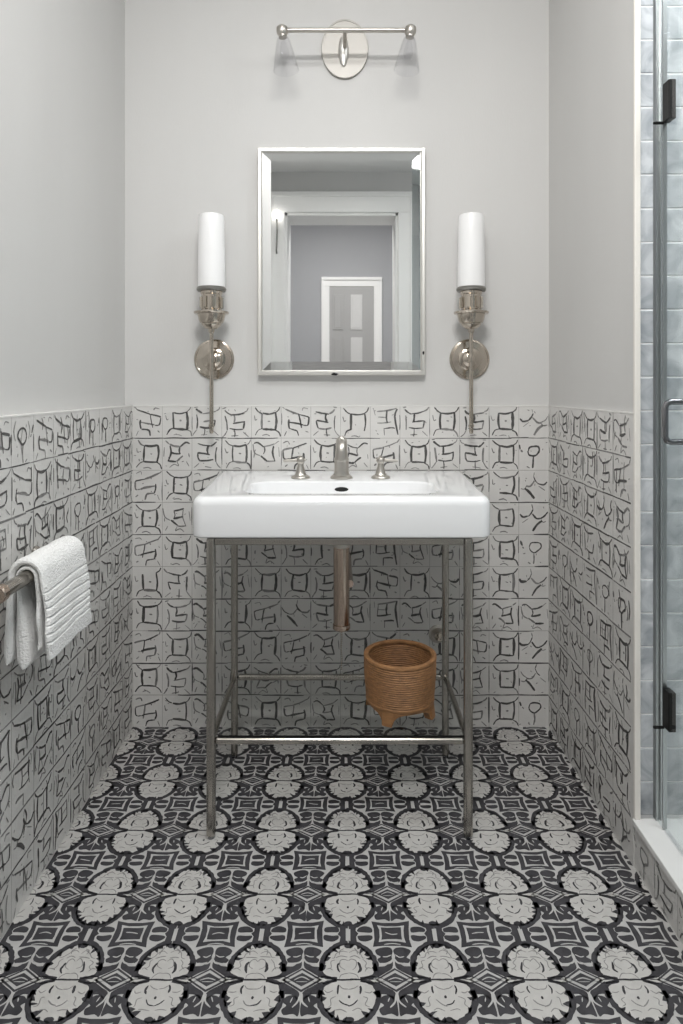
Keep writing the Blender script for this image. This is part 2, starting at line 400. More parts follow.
# ------------------------------------------------------------------ floor with its medallion tiles
def floor():
    mb = MB()
    mb.box(XLW, XRW, YF-JD, YBW, -0.05, 0)
    x0, x1, y0, y1 = XL+.0005, XR-.0005, YF+.001, YB-.0005
    def put(vs, fs, mi, z):
        P = []; out = 0
        for (x, y) in vs:
            if x < x0-.02 or x > x1+.02 or y < y0-.02 or y > y1+.02: out += 1
            P.append((min(max(x, x0), x1), min(max(y, y0), y1), z))
        if out == len(vs): return
        mb.add(P, fs, mi)
    def poly(pts, mi, z, smooth=True, n=3):
        P = catmull(pts, n, True) if smooth else pts
        cx = sum(p[0] for p in P)/len(P); cy = sum(p[1] for p in P)/len(P)
        m = len(P)
        put(P + [(cx, cy)], [(k, (k+1) % m, m) for k in range(m)], mi, z)
    def st(pts, w, mi, z, taper=.5, jw=.12, n=4):
        vs, fs = stroke2d(pts, w, taper, jw, n); put(vs, fs, mi, z)
    PX, PY = .170, .199; XC, YC = .013, 1.576
    D, PALE, LINE, BASE = 2, 1, 3, 0
    za, zb, zc, zd = .0003, .0006, .0009, .0012
    j_ = lambda a=.0009: rnd.uniform(-a, a)
    def blob(cx, cy, rx, ry, mi, z, lobes=0, rot=0):
        m = 12; P = []
        ph = rnd.uniform(0, 6)
        for k in range(m):
            a = 2*PI*k/m; q = 1 + (.18*math.sin(lobes*a+ph) if lobes else 0) + rnd.uniform(-.10, .10)
            x, y = rx*q*math.cos(a), ry*q*math.sin(a)
            P.append((cx + x*math.cos(rot)-y*math.sin(rot), cy + x*math.sin(rot)+y*math.cos(rot)))
        poly(P, mi, z, n=2)
    TOP = [(0,.078),(.016,.076),(.032,.065),(.044,.050),(.0495,.034),(.0510,.017),(.043,.0065),(.021,.0015)]
    BOT = [(.021,-.0015),(.043,-.0075),(.0505,-.021),(.0525,-.036),(.046,-.054),(.034,-.069),(.017,-.080),(0,-.083)]
    def cell(cx, cy):
        up = TOP + [(0, -.002)] + [(-x, y) for x, y in TOP[::-1][:-1]]
        dn = [(0, .002)] + BOT + [(-x, y) for x, y in BOT[::-1][1:]]
        poly([(cx+x, cy+y) for x, y in up], PALE, za)
        poly([(cx+x, cy+y) for x, y in dn], PALE, za)
        for s in (-1, 1):
            f = lambda pts, q=.0009: [(cx + s*x + j_(q), cy + y + j_(q)) for x, y in pts]
            st(f(TOP[:6]), .0105, D, zb, .9, .22); st(f(TOP[4:]), .0075, D, zb, .7, .2)
            st(f(BOT[:4]), .0075, D, zb, .7, .2); st(f(BOT[2:]), .0110, D, zb, .9, .2)
            # ragged teeth pointing in from the ring
            for (x, y, l) in ((.008,.076,.009),(.021,.071,.006),(.029,.066,.010),(.039,.055,.007),(.044,.045,.010),(.047,.033,.007),(.049,.025,.006),
                              (.050,-.025,.006),(.049,-.036,.008),(.047,-.047,.011),(.041,-.058,.008),(.033,-.068,.012),(.022,-.076,.007),(.010,-.080,.010)):
                if rnd.random() < .78:
                    ty = .034 if y > 0 else -.040
                    ax, ay = -x, ty - y; q = math.hypot(ax, ay); ax /= q; ay /= q
                    l2 = l * rnd.uniform(.8, 1.6); hw = rnd.uniform(.003, .0085); sk = rnd.uniform(-.004, .004)
                    bx_, by_ = -ay, ax
                    poly([(cx+s*(x+bx_*hw), cy+y+by_*hw), (cx+s*(x+ax*l2*.6+bx_*(hw*.6+sk*.3)), cy+y+ay*l2*.6+by_*hw*.6), (cx+s*(x+ax*l2+bx_*sk), cy+y+ay*l2+by_*sk),
                          (cx+s*(x+ax*l2*.5-bx_*hw*.55), cy+y+ay*l2*.5-by_*hw*.55), (cx+s*(x-bx_*hw), cy+y-by_*hw)], D, zb, False)
            # waist: slim pale lens held by thin lines
            poly(f([(.024,.0),(.036,.0038),(.050,.0055),(.064,.0),(.050,-.0055),(.036,-.0042)], .0004), PALE, za)
            st(f([(.022,.001),(.036,.0050),(.050,.0068),(.066,.001)]), .0022, D, zb)
            st(f([(.022,-.001),(.036,-.0052),(.050,-.0068),(.066,-.002)]), .0022, D, zb)
            if rnd.random() < .7: st(f([(.036,.001),(.050,.0015)]), .0020, D, zb)
            st([(cx, cy + .0003), (cx + s*.010, cy + j_()), (cx + s*.022, cy)], .0034, D, zb, .9)
            # inner flower
            st(f([(.0165,.036),(.0195,.029),(.0205,.020),(.016,.014)], .0016), rnd.uniform(.003, .0055), D, zb, .3)
            st(f([(.019,-.011),(.021,-.019),(.020,-.027)], .0016), rnd.uniform(.0025, .005), D, zb, .3)
            st(f([(.0,.013),(.008,.0125),(.015,.008),(.0175,.002)]), .0016, LINE, zb)
            st(f([(.0,.038),(.007,.043),(.014,.038),(.015,.028),(.006,.021)], .0014), .0018, LINE, zb)
            st(f([(.002,.056),(.012,.061),(.022,.055),(.026,.047),(.033,.044)], .002), .0017, LINE, zb)
            st(f([(.026,.042),(.032,.036),(.031,.027),(.037,.022)], .002), .0017, LINE, zb)
            st(f([(.003,.047),(.013,.048),(.022,.045)], .002), .0020, LINE, zb)
            st(f([(.0,-.050),(.009,-.047),(.016,-.039)], .0015), .0022, D if rnd.random() < .35 else LINE, zb)
            st(f([(.0,-.019),(.010,-.017),(.017,-.011)]), .0016, LINE, zb)
            st(f([(.010,.066),(.018,.060),(.016,.052)], .002), .0020, LINE, zb)
            st(f([(.030,.018),(.036,.024),(.042,.022)], .002), .0018, LINE, zb)
            st(f([(.028,-.022),(.036,-.026),(.042,-.022)], .002), .0018, LINE, zb)
            st(f([(.024,-.033),(.032,-.037),(.030,-.047),(.036,-.051)], .002), .0017, LINE, zb)
            st(f([(.006,-.060),(.015,-.056),(.024,-.058)], .002), .0016, LINE, zb)
        blob(cx + j_(.001), cy-.034+j_(.001), .0022, .0030, D, zb)
        blob(cx, cy-.075, .0085, .0055, D, zb)
        blob(cx, cy+.072, .008, .0055, D, zb)
        # ---- diamond between two medallions
        dx, dy = cx + PX/2, cy
        poly([(dx-.037, dy), (dx, dy+.024), (dx+.037, dy), (dx, dy-.024)], D, za, False)
        poly([(dx-.031+j_(), dy), (dx+j_(), dy+.0195), (dx+.031+j_(), dy), (dx+j_(), dy-.0195)], BASE, zb, False)
        poly([(dx-.023, dy), (dx, dy+.0135), (dx+.023, dy), (dx, dy-.0135)], D, zc, False)
        st([(dx-.014, dy-.0015), (dx, dy+.004+j_(.002)), (dx+.014, dy-.0015)], .0022, BASE, zd)
        st([(dx-.010, dy-.0045), (dx+.010, dy-.0045)], .0016, BASE, zd)
        for s in (-1, 1):
            for t in (1, -1):
                g = lambda pts: [(dx + s*x + j_(), dy + t*y + j_()) for x, y in pts]
                poly(g([(.0035,.024),(.018,.014),(.036,.004),(.043,.008),(.034,.018),(.031,.027),(.018,.028),(.009,.035),(.003,.040)]), D, za)
                if t == 1:
                    poly(g([(.003,.041),(.014,.035),(.026,.034),(.031,.042),(.024,.047),(.031,.053),(.033,.062),(.019,.069),(.006,.068),(.001,.060),(.003,.050)]), D, za)
                    st(g([(.0,.046),(.006,.0355),(.016,.0325),(.026,.034)]), .0032, BASE, zb)
                    st(g([(.004,.052),(.012,.047),(.020,.048)]), .0022, BASE, zb)
                else:
                    poly(g([(.003,.038),(.012,.030),(.025,.032),(.031,.042),(.024,.049),(.032,.056),(.027,.066),(.012,.064),(.002,.069),(.001,.054)]), D, za)
                    st(g([(.002,.028),(.004,.042),(.014,.052)]), .0030, BASE, zb)
                    st(g([(.014,.034),(.017,.043)]), .0022, BASE, zb)
        # ---- square at the corner of four cells
        qx, qy = cx + PX/2, cy + PY/2
        def sq(hx, hy, c, mi, z):
            P = [(-hx,hy),(-hx*.4,hy-c),(hx*.4,hy-c),(hx,hy),(hx-c*.8,hy*.4),(hx-c*.8,-hy*.4),(hx,-hy),(hx*.4,-hy+c),(-hx*.4,-hy+c),(-hx,-hy),(-hx+c*.8,-hy*.4),(-hx+c*.8,hy*.4)]
            poly([(qx+x+j_(), qy+y+j_()) for x, y in P], mi, z, False)
        sq(.0375, .0305, .0038, D, za); sq(.0262, .0200, .0030, BASE, zb); sq(.0200, .0140, .0004, D, zc)
        st([(qx-.012, qy+j_(.003)), (qx, qy+j_(.003)), (qx+.012, qy+j_(.003))], .0022, BASE, zd)
        st([(qx-.016, qy-.0255), (qx, qy-.0235), (qx+.016, qy-.0255)], .0022, BASE, zd)
        # ---- bars and buds between two squares
        for s in (-1, 1):
            h = lambda pts: [(cx + s*x + j_(), qy + y + j_()) for x, y in pts]
            poly(h([(.0042,.022),(.017,.021),(.0155,.007),(.021,0),(.0155,-.007),(.017,-.021),(.0042,-.022)]), D, za, False)
            for t in (1, -1):
                poly(h([(.019,t*.0045),(.030,t*.004),(.046,t*.0035),(.046,t*.014),(.033,t*.0175),(.023,t*.0150),(.018,t*.010)]), D, za)
        # faint joints
    for iy in range(-11, 4):
        for ix in range(-5, 6):
            cell(XC + ix*PX, YC + iy*PY)
    o = mb.build('floor', [M['floor'], M['floor_pale'], M['floor_dark'], M['floor_line']], fix=False)
    return struct(o)
floor()

# ------------------------------------------------------------------ door casing, hall behind
def casing(name, x0, x1, zt, y, cw=.10, head=.13, t=.02):
    b = MB()
    b.box(x0-cw, x0, y, y+t, 0, zt); b.box(x1, x1+cw, y, y+t, 0, zt)
    b.box(x0-cw, x1+cw, y, y+t, zt, zt+head)
    b.box(x0-cw-.012, x0-cw+.018, y, y+t+.012, 0, zt+head+.012); b.box(x1+cw-.018, x1+cw+.012, y, y+t+.012, 0, zt+head+.012)
    b.box(x0-cw-.012, x1+cw+.012, y, y+t+.016, zt+head-.02, zt+head+.012)
    return struct(b.build(name, M['white_wood'], bevel=.003))
casing('trim_1', -DH, DH, DZ, YF)
b = MB(); b.box(-DH, -DH+.018, YF-JD, YF, 0, DZ); b.box(DH-.018, DH, YF-JD, YF, 0, DZ); b.box(-DH, DH, YF-JD, YF, DZ-.018, DZ)
struct(b.build('trim_2', M['white_wood']))
HY = -2.94
b = MB(); b.box(-1.9, 1.9, HY-.1, HY, 0, 3.0); struct(b.build('wall_hall', M['hall_paint']))
b = MB(); b.box(-1.9, -1.8, HY, YF-JD, 0, 3.0); struct(b.build('wall_hall_left', M['hall_paint']))
b = MB(); b.box(1.8, 1.9, HY, YF-JD, 0, 3.0); struct(b.build('wall_hall_right', M['hall_paint']))
b = MB(); b.box(-1.9, 1.9, HY-.1, YF-JD, 3.0, 3.1); b.box(-1.9, 1.9, YF-JD-.02, YF-JD, ZC, 3.0); struct(b.build('ceiling_hall', M['ceiling']))
b = MB(); b.box(-1.9, XLW-.1, YF-JD-.02, YF-JD, 0, ZC); b.box(1.7, 1.9, YF-JD-.02, YF-JD, 0, ZC); struct(b.build('wall_hall_front', M['hall_paint']))
b = MB(); b.box(-1.9, 1.9, HY, YF-JD, -.05, 0); struct(b.build('floor_hall', M['wood_floor']))
casing('trim_3', -.13, .35, 2.17, HY, .075, .085)
b = MB(); b.box(-.13, .35, HY+.002, HY+.012, 0, 2.17)
d = struct(b.build('door_1', M['door_grey']))
for z0, z1 in ((.15, .95), (1.20, 1.62), (1.70, 2.08)):
    for x0, x1 in ((-.095, .02), (.10, .225)):
        b = MB(); b.box(x0, x1, HY+.010, HY+.020, z0, z1); b.box(x0+.02, x1-.02, HY+.018, HY+.026, z0+.02, z1-.02)
        b.build('door_panel', M['door_pale'] if x0 > 0 else M['door_grey'], d, bevel=.003)
b = MB(); b.lathe([(0,0),(.018,.0),(.018,.01),(.009,.02),(.022,.035),(.022,.05),(0,.06)], 20, Matrix.Translation((.32, HY+.012, 1.0)) @ Matrix.Rotation(-PI/2, 4, 'X'))
b.build('door_knob', M['dark_chrome'], d)

# added lamp on the doorway casing, imitating a flare in the mirror
t = thing('mirror_flare_lamp', 'made-up glowing lamp with a dark stem on the doorway casing, imitating a flare in the mirror', 'lamp', (-.452, YF+.02, 2.10))
b = MB(); b.lathe([(0,-.03),(.014,-.028),(.022,-.01),(.024,.006),(.018,.024),(0,.034)], 24, Matrix.Translation((0, .035, .185))); b.build('bulb', M['bulb'], t)
b = MB(); b.tube([(0, .035, .158), (.004, .037, .10), (.002, .034, .03), (-.004, .022, -.06), (-.004, 0, -.08)], [.008, .006, .005, .005, .006], 12); b.build('stem', M['dark_nickel'], t)

# ceiling lamps whose light the area lamps carry; washer and hall panel are added
def ceiling_lamp(x, y, z, r, label):
    t = thing('ceiling_light', label, 'light', (x, y, z))
    rx, ry = r; w_ = .02
    b = MB(); b.box(-rx-w_, -rx, -ry-w_, ry+w_, -.026, 0); b.box(rx, rx+w_, -ry-w_, ry+w_, -.026, 0)
    b.box(-rx, rx, -ry-w_, -ry, -.026, 0); b.box(-rx, rx, ry, ry+w_, -.026, 0); b.build('frame', M['white_wood'], t)
    b = MB(); b.box(-rx, rx, -ry, ry, -.018, -.004); b.build('diffuser', M['lens'], t)
ceiling_lamp(LIGHTS[0][0], LIGHTS[0][1], ZC, (LIGHTS[0][4]/2, LIGHTS[0][5]/2), 'flat light panel on the bathroom ceiling above the sink')
def added_washer():  # added lamp, tilted to light the sink wall from the front
    lx, ly, lz, lt, sx_, sy_ = LIGHTS[1][:6]
    t = thing('added_wash_lamp', 'added tilted lamp on the bathroom ceiling that brightens the sink wall', 'light', (lx, ly, ZC))
    m4 = Matrix.Translation((0, 0, lz-ZC)) @ Matrix.Rotation(math.radians(lt), 4, 'X')
    b = MB(); hx, hy = sx_/2, sy_/2
    for bx_ in ((-hx-.012, hx+.012, -hy-.010, hy+.010, .012, .030), (-hx-.012, -hx, -hy-.010, hy+.010, -.004, .012), (hx, hx+.012, -hy-.010, hy+.010, -.004, .012),
                (-hx, hx, -hy-.010, -hy, -.004, .012), (-hx, hx, hy, hy+.010, -.004, .012)): b.box(*bx_)
    b.v = [tuple(m4 @ Vector(p)) for p in b.v]; b.build('housing', M['white_wood'], t)
    b = MB(); b.box(-hx, hx, -hy, hy, .002, .012); b.v = [tuple(m4 @ Vector(p)) for p in b.v]; b.build('diffuser', M['lens'], t)
    b = MB(); b.tube([(-.2, 0, lz-ZC+.03), (-.2, 0, 0)], .008); b.build('bracket', M['nickel_plate'], t)
    b = MB(); b.tube([(.2, 0, lz-ZC+.03), (.2, 0, 0)], .008); b.build('bracket', M['nickel_plate'], t)
added_washer()
ceiling_lamp(1.12, .95, ZC, (.2, .2), 'flat light panel on the ceiling inside the shower')
ceiling_lamp(0, -1.35, 3.0, (.35, .35), 'added light panel on the hall ceiling that brightens the hall and doorway')

# ------------------------------------------------------------------ shower
SX = 1.55; SYB = 1.52; SF = .056
def running_tiles(mb, mapf, U, V, tw, th, phase=0):
    j = 0; v = 0
    while v < V - 1e-6:
        off = (-tw/2 if j % 2 else 0) + phase; u = off
        while u < U:
            u0, u1 = max(u + .0013, 0), min(u + tw - .0013, U)
            v0, v1 = v + .0013, min(v + th - .0013, V)
            if u1 - u0 > .004:
                dv = rnd.uniform(0, .0006)
                base = [mapf(u0, v0, 0), mapf(u1, v0, 0), mapf(u1, v1, 0), mapf(u0, v1, 0)]
                e = .002
                top = [mapf(u0+e, v0+e, .0012+dv), mapf(u1-e, v0+e, .0012+dv*.6), mapf(u1-e, v1-e, .0012), mapf(u0+e, v1-e, .0012+dv*.3)]
                mb.add(base + top, [(4,5,6,7),(0,1,5,4),(1,2,6,5),(2,3,7,6),(3,0,4,7)], 1)
            u += tw
        v += th; j += 1
b = MB(); b.box(.672, SX, SYB, YBW, 0, ZC)
running_tiles(b, lambda u, v, l: (.672 + u, SYB - l, .056 + .018 + v), SX-.672, ZC-.08, .152, .0788, .005)
struct(b.build('wall_shower', [M['shower_grout'], M['marble']], fix=False))
b = MB(); b.box(SX, SX+.1, YF, YBW, 0, ZC)
running_tiles(b, lambda u, v, l: (SX - l, SYB - u, .074 + v), SYB-YF, ZC-.08, .152, .0788)
struct(b.build('wall_shower_side', [M['shower_grout'], M['marble']], fix=False))
b = MB(); b.box(.76, SX, YF, SYB, -.05, SF); struct(b.build('floor_shower', M['stone']))
# curb under the glass
b = MB(); b.box(XR+.006, .76, YF, WALL_END-.001, 0, .095); curb = struct(b.build('trim_4', M['tile']))
tiled_face('tile_facing', lambda u, v, l: (XR + .0015 - l, WALL_END - u, .093 - v), 20, 1, .0945, .093,
           lambda i, j: SIDE_TYPES[rnd.randrange(len(SIDE_TYPES))], curb,
           lambda mb: mb.box(XR+.0015, XR+.006, YF, WALL_END-.001, 0, .094))
b = MB(); b.box(XR-.004, .768, YF, WALL_END-.001, .095, .109); b.build('stone_cap', M['stone'], curb, bevel=.002)
# white end trim of the right wall
b = MB(); b.box(XR-.001, .668, WALL_END-.008, WALL_END, .109, ZC)
struct(b.build('trim_5', M['jolly'], bevel=.002))

# glass enclosure
GX = .705
def glass_door():
    t = thing('shower_door', 'frameless clear glass shower door with black hinges above the white curb', 'shower door', (GX, 1.40, .112))
    L = lambda b_, n, m, p=t, **k: b_.build(n, m, p, **k)
    def bx(x0, x1, y0, y1, z0, z1, n, m, p=t, bevel=0, off=True):
        b = MB(); b.box(x0-GX, x1-GX, y0-1.40, y1-1.40, z0-.112, z1-.112); return b.build(n, m, p, bevel=bevel)
    g = bx(GX-.004, GX+.004, .76, 1.4125, .114, 2.30, 'glass_panel', M['pane'])
    for z in (1.690, .381):
        h = bx(GX-.008, GX+.008, 1.384, 1.4125, z-.042, z+.042, 'hinge', M['black'], bevel=.002)
        bx(GX-.030, GX-.006, 1.405, 1.411, z-.046, z-.040, 'hinge_pin', M['black'], h, .002)
    # D shaped pull
    b = MB(); y = 1.32 - 1.40; z0, z1 = .963-.112, 1.045-.112; r = .0065
    P = [(0, y, z0), (-.034, y, z0)] + [(-.042 + .008*math.cos(a), y, z0 + .008 - .008*math.sin(a)) for a in (1.57, 1.0, .5)][::1]
    P = [(.0, y, z0), (-.036, y, z0), (-.044, y, z0+.003), (-.048, y, z0+.011), (-.048, y, z1-.011), (-.044, y, z1-.003), (-.036, y, z1), (.0, y, z1)]
    b.tube(P, r, 16); b.build('handle', M['dark_chrome'], t)
    bx(GX-.005, GX+.005, .765, 1.41, .1095, .114, 'sweep', M['clear_glass'])
    return t
glass_door()
t = thing('shower_side_strip', 'narrow clear glass strip in a metal channel beside the white wall trim', 'glass panel', (GX, 1.44, .112))
b = MB(); b.box(-.004, .004, -.020, .010, 0, 2.188); b.build('glass_panel', M['pane'], t)
b = MB(); b.box(-.0065, -.004, .004, .009, 0, 2.188); b.box(.004, .0065, .004, .009, 0, 2.188); b.box(-.0065, .0065, .009, .017, 0, 2.188); b.build('wall_channel', M['alu'], t)
b = MB(); b.box(-.0045, .0045, -.0235, -.020, 0, 2.188); b.build('seal', M['alu'], t)
t = thing('shower_screen', 'large fixed clear glass shower panel nearest the doorway', 'glass panel', (GX, 0, .112))
b = MB(); b.box(-.004, .004, YF+.01, .75, 0, 2.188); b.build('glass_panel', M['pane'], t)
b = MB(); b.box(-.010, .010, YF+.001, YF+.02, 0, 2.188); b.build('wall_channel', M['alu'], t)

# ------------------------------------------------------------------ mirror
def mirror():
    x0, x1, z0, z1 = -.2635, .2635, 1.1135, 1.8285
    cx, cz = 0, (z0+z1)/2; Y = YBW
    t = thing('wall_mirror', 'rectangular mirror in a slim silver frame above the sink', 'mirror', (cx, Y, z0))
    def ring(inx, y):
        return [(x0+inx, y-Y, z0+inx-z0), (x1-inx, y-Y, inx), (x1-inx, y-Y, z1-inx-z0), (x0+inx, y-Y, z1-inx-z0)]
    def rloft(rings, name, m, cap=False):
        b = MB(); vs = [p for r in rings for p in r]; fs = []
        for i in range(len(rings)-1):
            for k in range(4):
                k2 = (k+1) % 4; fs.append((i*4+k, i*4+k2, i*4+4+k2, i*4+4+k))
        if cap: fs.append(tuple(len(rings)*4-4+k for k in range(4)))
        b.add(vs, fs); return b.build(name, m, t)
    fr = rloft([ring(0, Y), ring(0, Y-.026), ring(.003, Y-.031), ring(.010, Y-.031), ring(.014, Y-.027), ring(.014, Y-.020)], 'frame', M['silver'])
    rloft([ring(.014, Y-.0235), ring(.042, Y-.0285), ring(.0425, Y-.0285)], 'glass_bevel', M['mirror'])
    rloft([ring(.0425, Y-.0285), ring(.0430, Y-.0285)], 'mirror_glass', M['mirror'], True)
    for (px, pz, sx, sz) in ((-.022, .003, .012, .005), (.257, .070, .004, .007)):
        b = MB()
        m_ = 14; P = [(px + sx*math.cos(2*PI*k/m_)*rnd.uniform(.7, 1.1), -.0318, pz + sz*math.sin(2*PI*k/m_)*rnd.uniform(.6, 1.1)) for k in range(m_)]
        b.add(P + [(px, -.0322, pz)] , [(k, (k+1) % m_, m_) for k in range(m_)])
        o = b.build('worn_spot', M['black'], t); o['label'] = 'black worn spot on the silver frame'
mirror()

# ------------------------------------------------------------------ wall sconces
RX = Matrix.Rotation(PI/2, 4, 'X')     # lathe axis z -> -y (towards the room)
def sconce(px, ox, label):
    pz = EYE + (388-359)/317.5
    t = thing('wall_sconce', label, 'wall lamp', (px, YBW, pz), 'nickel sconces either side of the mirror')
    b = MB(); b.lathe([(0,0),(.0635,0),(.0640,.003),(.0630,.006),(.0575,.0075),(.056,.0065),(.037,.0085),(.036,.0125),(.0335,.014),(.026,.0155),(.025,.0195),(.020,.0235),(.012,.027),(0,.028)], 56, RX)
    b.build('backplate', M['nickel'], t)
    dy = -(YBW - 1.995)
    b = MB(); b.tube([(0, -.020, 0), (ox, dy, 0)], .0075, 20); b.lathe([(0,-.012),(.010,-.012),(.0115,0),(.010,.012),(0,.012)], 24, Matrix.Translation((ox, dy, 0)))
    b.build('arm', M['nickel'], t)
    Ys = 1.995
    def pr(lst): return [(r, EYE + (388 - y) * (Ys - r) / 650.0 - pz) for r, y in lst]      # radius, height read off the front edge
    T_ = Matrix.Translation((ox, dy, 0))
    def part(name, lst, m, seg=48, parent=None):
        b = MB(); b.lathe(pr(lst), seg, T_); return b.build(name, m, parent or t)
    part('stem', [(0,434),(.005,433.5),(.0068,431),(.006,428),(.0085,427),(.0085,425),(.0062,424),(.0062,330),(0,329)], M['nickel'], 24)
    part('cup', [(0,333),(.007,333),(.0095,331),(.0095,329),(.016,328.5),(.024,326.5),(.030,324),(.0305,322.6),(.035,322),(.039,319),(.0415,315.5),(.0425,314),(.0425,312.8),(.051,312.2),(.0535,311),(.053,309.8),(.046,310.2),(.034,311),(0,311)], M['nickel'])
    b = MB(); b.lathe(pr([(0,313),(.034,313),(.034,309.5),(.031,308),(.031,293.5),(.0335,292.5),(.0335,289.5),(0,289)]), 48, T_)
    sk = b.build('socket', M['nickel'], t)
    for k in range(8):
        a = 2*PI*(k+.5)/8; mm = T_ @ Matrix.Rotation(a, 4, 'Z')
        z0, z1 = pr([(.03, 307.5)])[0][1], pr([(.03, 295.5)])[0][1]
        b = MB(); b.add([mm @ Vector(p) for p in ((.029,-.0058,z0),(.0362,-.005,z0+.002),(.0362,.005,z0+.002),(.029,.0058,z0),(.029,-.0058,z1),(.0362,-.005,z1-.002),(.0362,.005,z1-.002),(.029,.0058,z1))], [(0,3,2,1),(4,5,6,7),(0,1,5,4),(1,2,6,5),(2,3,7,6),(3,0,4,7)])
        b.build('socket_bar', M['nickel'], sk)
    part('rim', [(.030,289.3),(.0425,289.3),(.0452,287.8),(.0452,286.4),(.0425,285.2),(.030,285.2)], M['dark_nickel'])
    part('lamp_shade', [(0,285.5),(.0405,285.5),(.0412,284),(.0408,262),(.0392,228),(.0380,214),(.0368,212.3),(.0345,212.2),(.0345,214),(.035,222),(0,222)], M['frost'], 56)
    return t
sconce(-.405, .006, 'left nickel candle wall sconce with a white glass shade, left of the mirror')
sconce(.407, -.009, 'right nickel candle wall sconce with a white glass shade, right of the mirror')

# ------------------------------------------------------------------ two-light bar above the mirror
def vanity():
    px, pz = .0105, EYE + (388-48)/316.0
    t = thing('vanity_light', 'two-light nickel bar with an oval backplate and clear glass shades above the mirror', 'wall lamp', (px, YBW, pz))
    b = MB(); b.lathe([(0,0),(1,0),(1.0,.009),(.985,.0105),(.945,.0105),(.94,.008),(0,.008)], 72, RX)
    b.v = [(x*.0745, y, z*.094) for x, y, z in b.v]; b.build('backplate', M['matte_plate'], t)
    b = MB(); b.lathe([(0,-1),(.30,-.94),(.62,-.7),(.92,-.3),(1,0),(.95,.35),(.75,.75),(.45,.95),(0,1)], 32)
    b.v = [(x*.0165-.004, y*.010-.012, z*.048-.010) for x, y, z in b.v]; b.build('bracket', M['silver'], t)
    dy = -(YBW-1.955); dz = .0
    b = MB(); b.tube([(0, -.010, dz), (0, dy, dz)], .006, 20); b.build('arm', M['nickel_plate'], t)
    b = MB(); b.tube([(-.196, dy, dz), (.204, dy, dz)], .0070, 20); b.build('crossbar', M['nickel_plate'], t)
    for sx, tilt in ((-.189, .10), (.197, .10)):
        s = 1 if sx > 0 else -1
        m4 = Matrix.Translation((sx, dy, dz)) @ Matrix.Rotation(s*tilt, 4, 'Y')
        b = MB(); b.lathe([(0,.015),(.010,.0135),(.0165,.008),(.018,-.002),(.016,-.011),(.0125,-.016),(.0125,-.022),(0,-.022)], 32, m4); k = b.build('socket', M['nickel_plate'], t)
        b = MB()
        pr = [(.012,-.020),(.018,-.026),(.022,-.038),(.027,-.060),(.033,-.090),(.039,-.122)]
        b.lathe(pr + [(r-.0022, z) for r, z in pr[::-1]], 48, m4)
        b.f = [f for f in b.f if len(f) == 4]; b.mi = b.mi[:len(b.f)]; b.sm = b.sm[:len(b.f)]
        b.build('glass_shade', M['clear_glass'], t)
        b = MB(); b.lathe([(0,-.034),(.007,-.034),(.009,-.045),(.013,-.060),(.014,-.070),(.010,-.082),(0,-.087)], 28, m4); b.build('bulb', M['clear_glass'], t)
    return t
vanity()

# ------------------------------------------------------------------ console sink
ZT, ZB = .815, .718
YFs, YBs = 1.530, 2.035
def outline(inset, z, yf=None, yb=None, hxf=.356, hxb=.378, r=.030, n=9, rb=.012):
    yf = (YFs if yf is None else yf) + inset; yb = (YBs if yb is None else yb) - inset
    hf, hb = hxf - inset, hxb - inset; r = max(r - inset*.5, .004); rb = max(rb - inset*.4, .003)
    pts = []
    def arc(cx, cy, rr, a0, a1):
        for k in range(n): a = a0 + (a1-a0)*k/(n-1); pts.append((cx + rr*math.cos(a), cy + rr*math.sin(a)))
    arc(hf - r, yf + r, r, -PI/2, 0); arc(hb - rb, yb - rb, rb, 0, PI/2)
    arc(-hb + rb, yb - rb, rb, PI/2, PI); arc(-hf + r, yf + r, r, PI, 1.5*PI)
    # densify the straight runs so the top stays smooth
    out = []
    for i in range(len(pts)):
        a, c = pts[i], pts[(i+1) % len(pts)]
        out.append(a)
        if i % n == n-1:
            for q in range(1, 6): out.append((a[0]+(c[0]-a[0])*q/6, a[1]+(c[1]-a[1])*q/6))
    return [(x, y, z) for x, y in out]
def sink():
    t = thing('console_sink', 'white rectangular porcelain sink on the brushed metal console stand', 'sink', (0, 1.78, ZB))
    sh = lambda loop: [(x, y-1.78, z-ZB) for x, y, z in loop]
    b = MB()
    L = [outline(.020, ZB), outline(.004, ZB+.001), outline(.001, ZB+.004), outline(0, ZB+.010), outline(0, ZT-.020)]
    for k in range(1, 7):
        a = PI/2*k/6; L.append(outline(.016*(1-math.cos(a)), ZT-.020+.020*math.sin(a)))
    bas = dict(yf=1.592, yb=1.802, hxf=.245, hxb=.245, r=.06, rb=.06)
    L += [outline(.03, ZT), outline(-.006, ZT, **bas), outline(-.002, ZT-.001, **bas), outline(.002, ZT-.005, **bas), outline(.006, ZT-.02, **bas), outline(.012, ZT-.055, **bas), outline(.03, ZT-.075, **bas), outline(.075, ZT-.083, **bas)]
    b.loft([sh(l) for l in L]); b.build('basin', M['porcelain'], t)
    # overflow slot in the basin's back wall
    m4 = Matrix.Translation((0, 1.7955-1.78, ZT-.022-ZB)) @ RX
    b = MB(); b.lathe([(0, .001), (1, .001), (1, -.002), (0, -.002)], 28); b.v = [tuple(m4 @ Vector((x*.019, y*.0062, z))) for x, y, z in b.v]
    b.build('overflow_slot', M['hole'], t)
    b = MB(); b.lathe([(0,0),(.022,0),(.024,.003),(.018,.005),(0,.006)], 28, Matrix.Translation((0, 1.70-1.78, ZT-.083-ZB))); b.build('drain', M['nickel'], t)
sink()

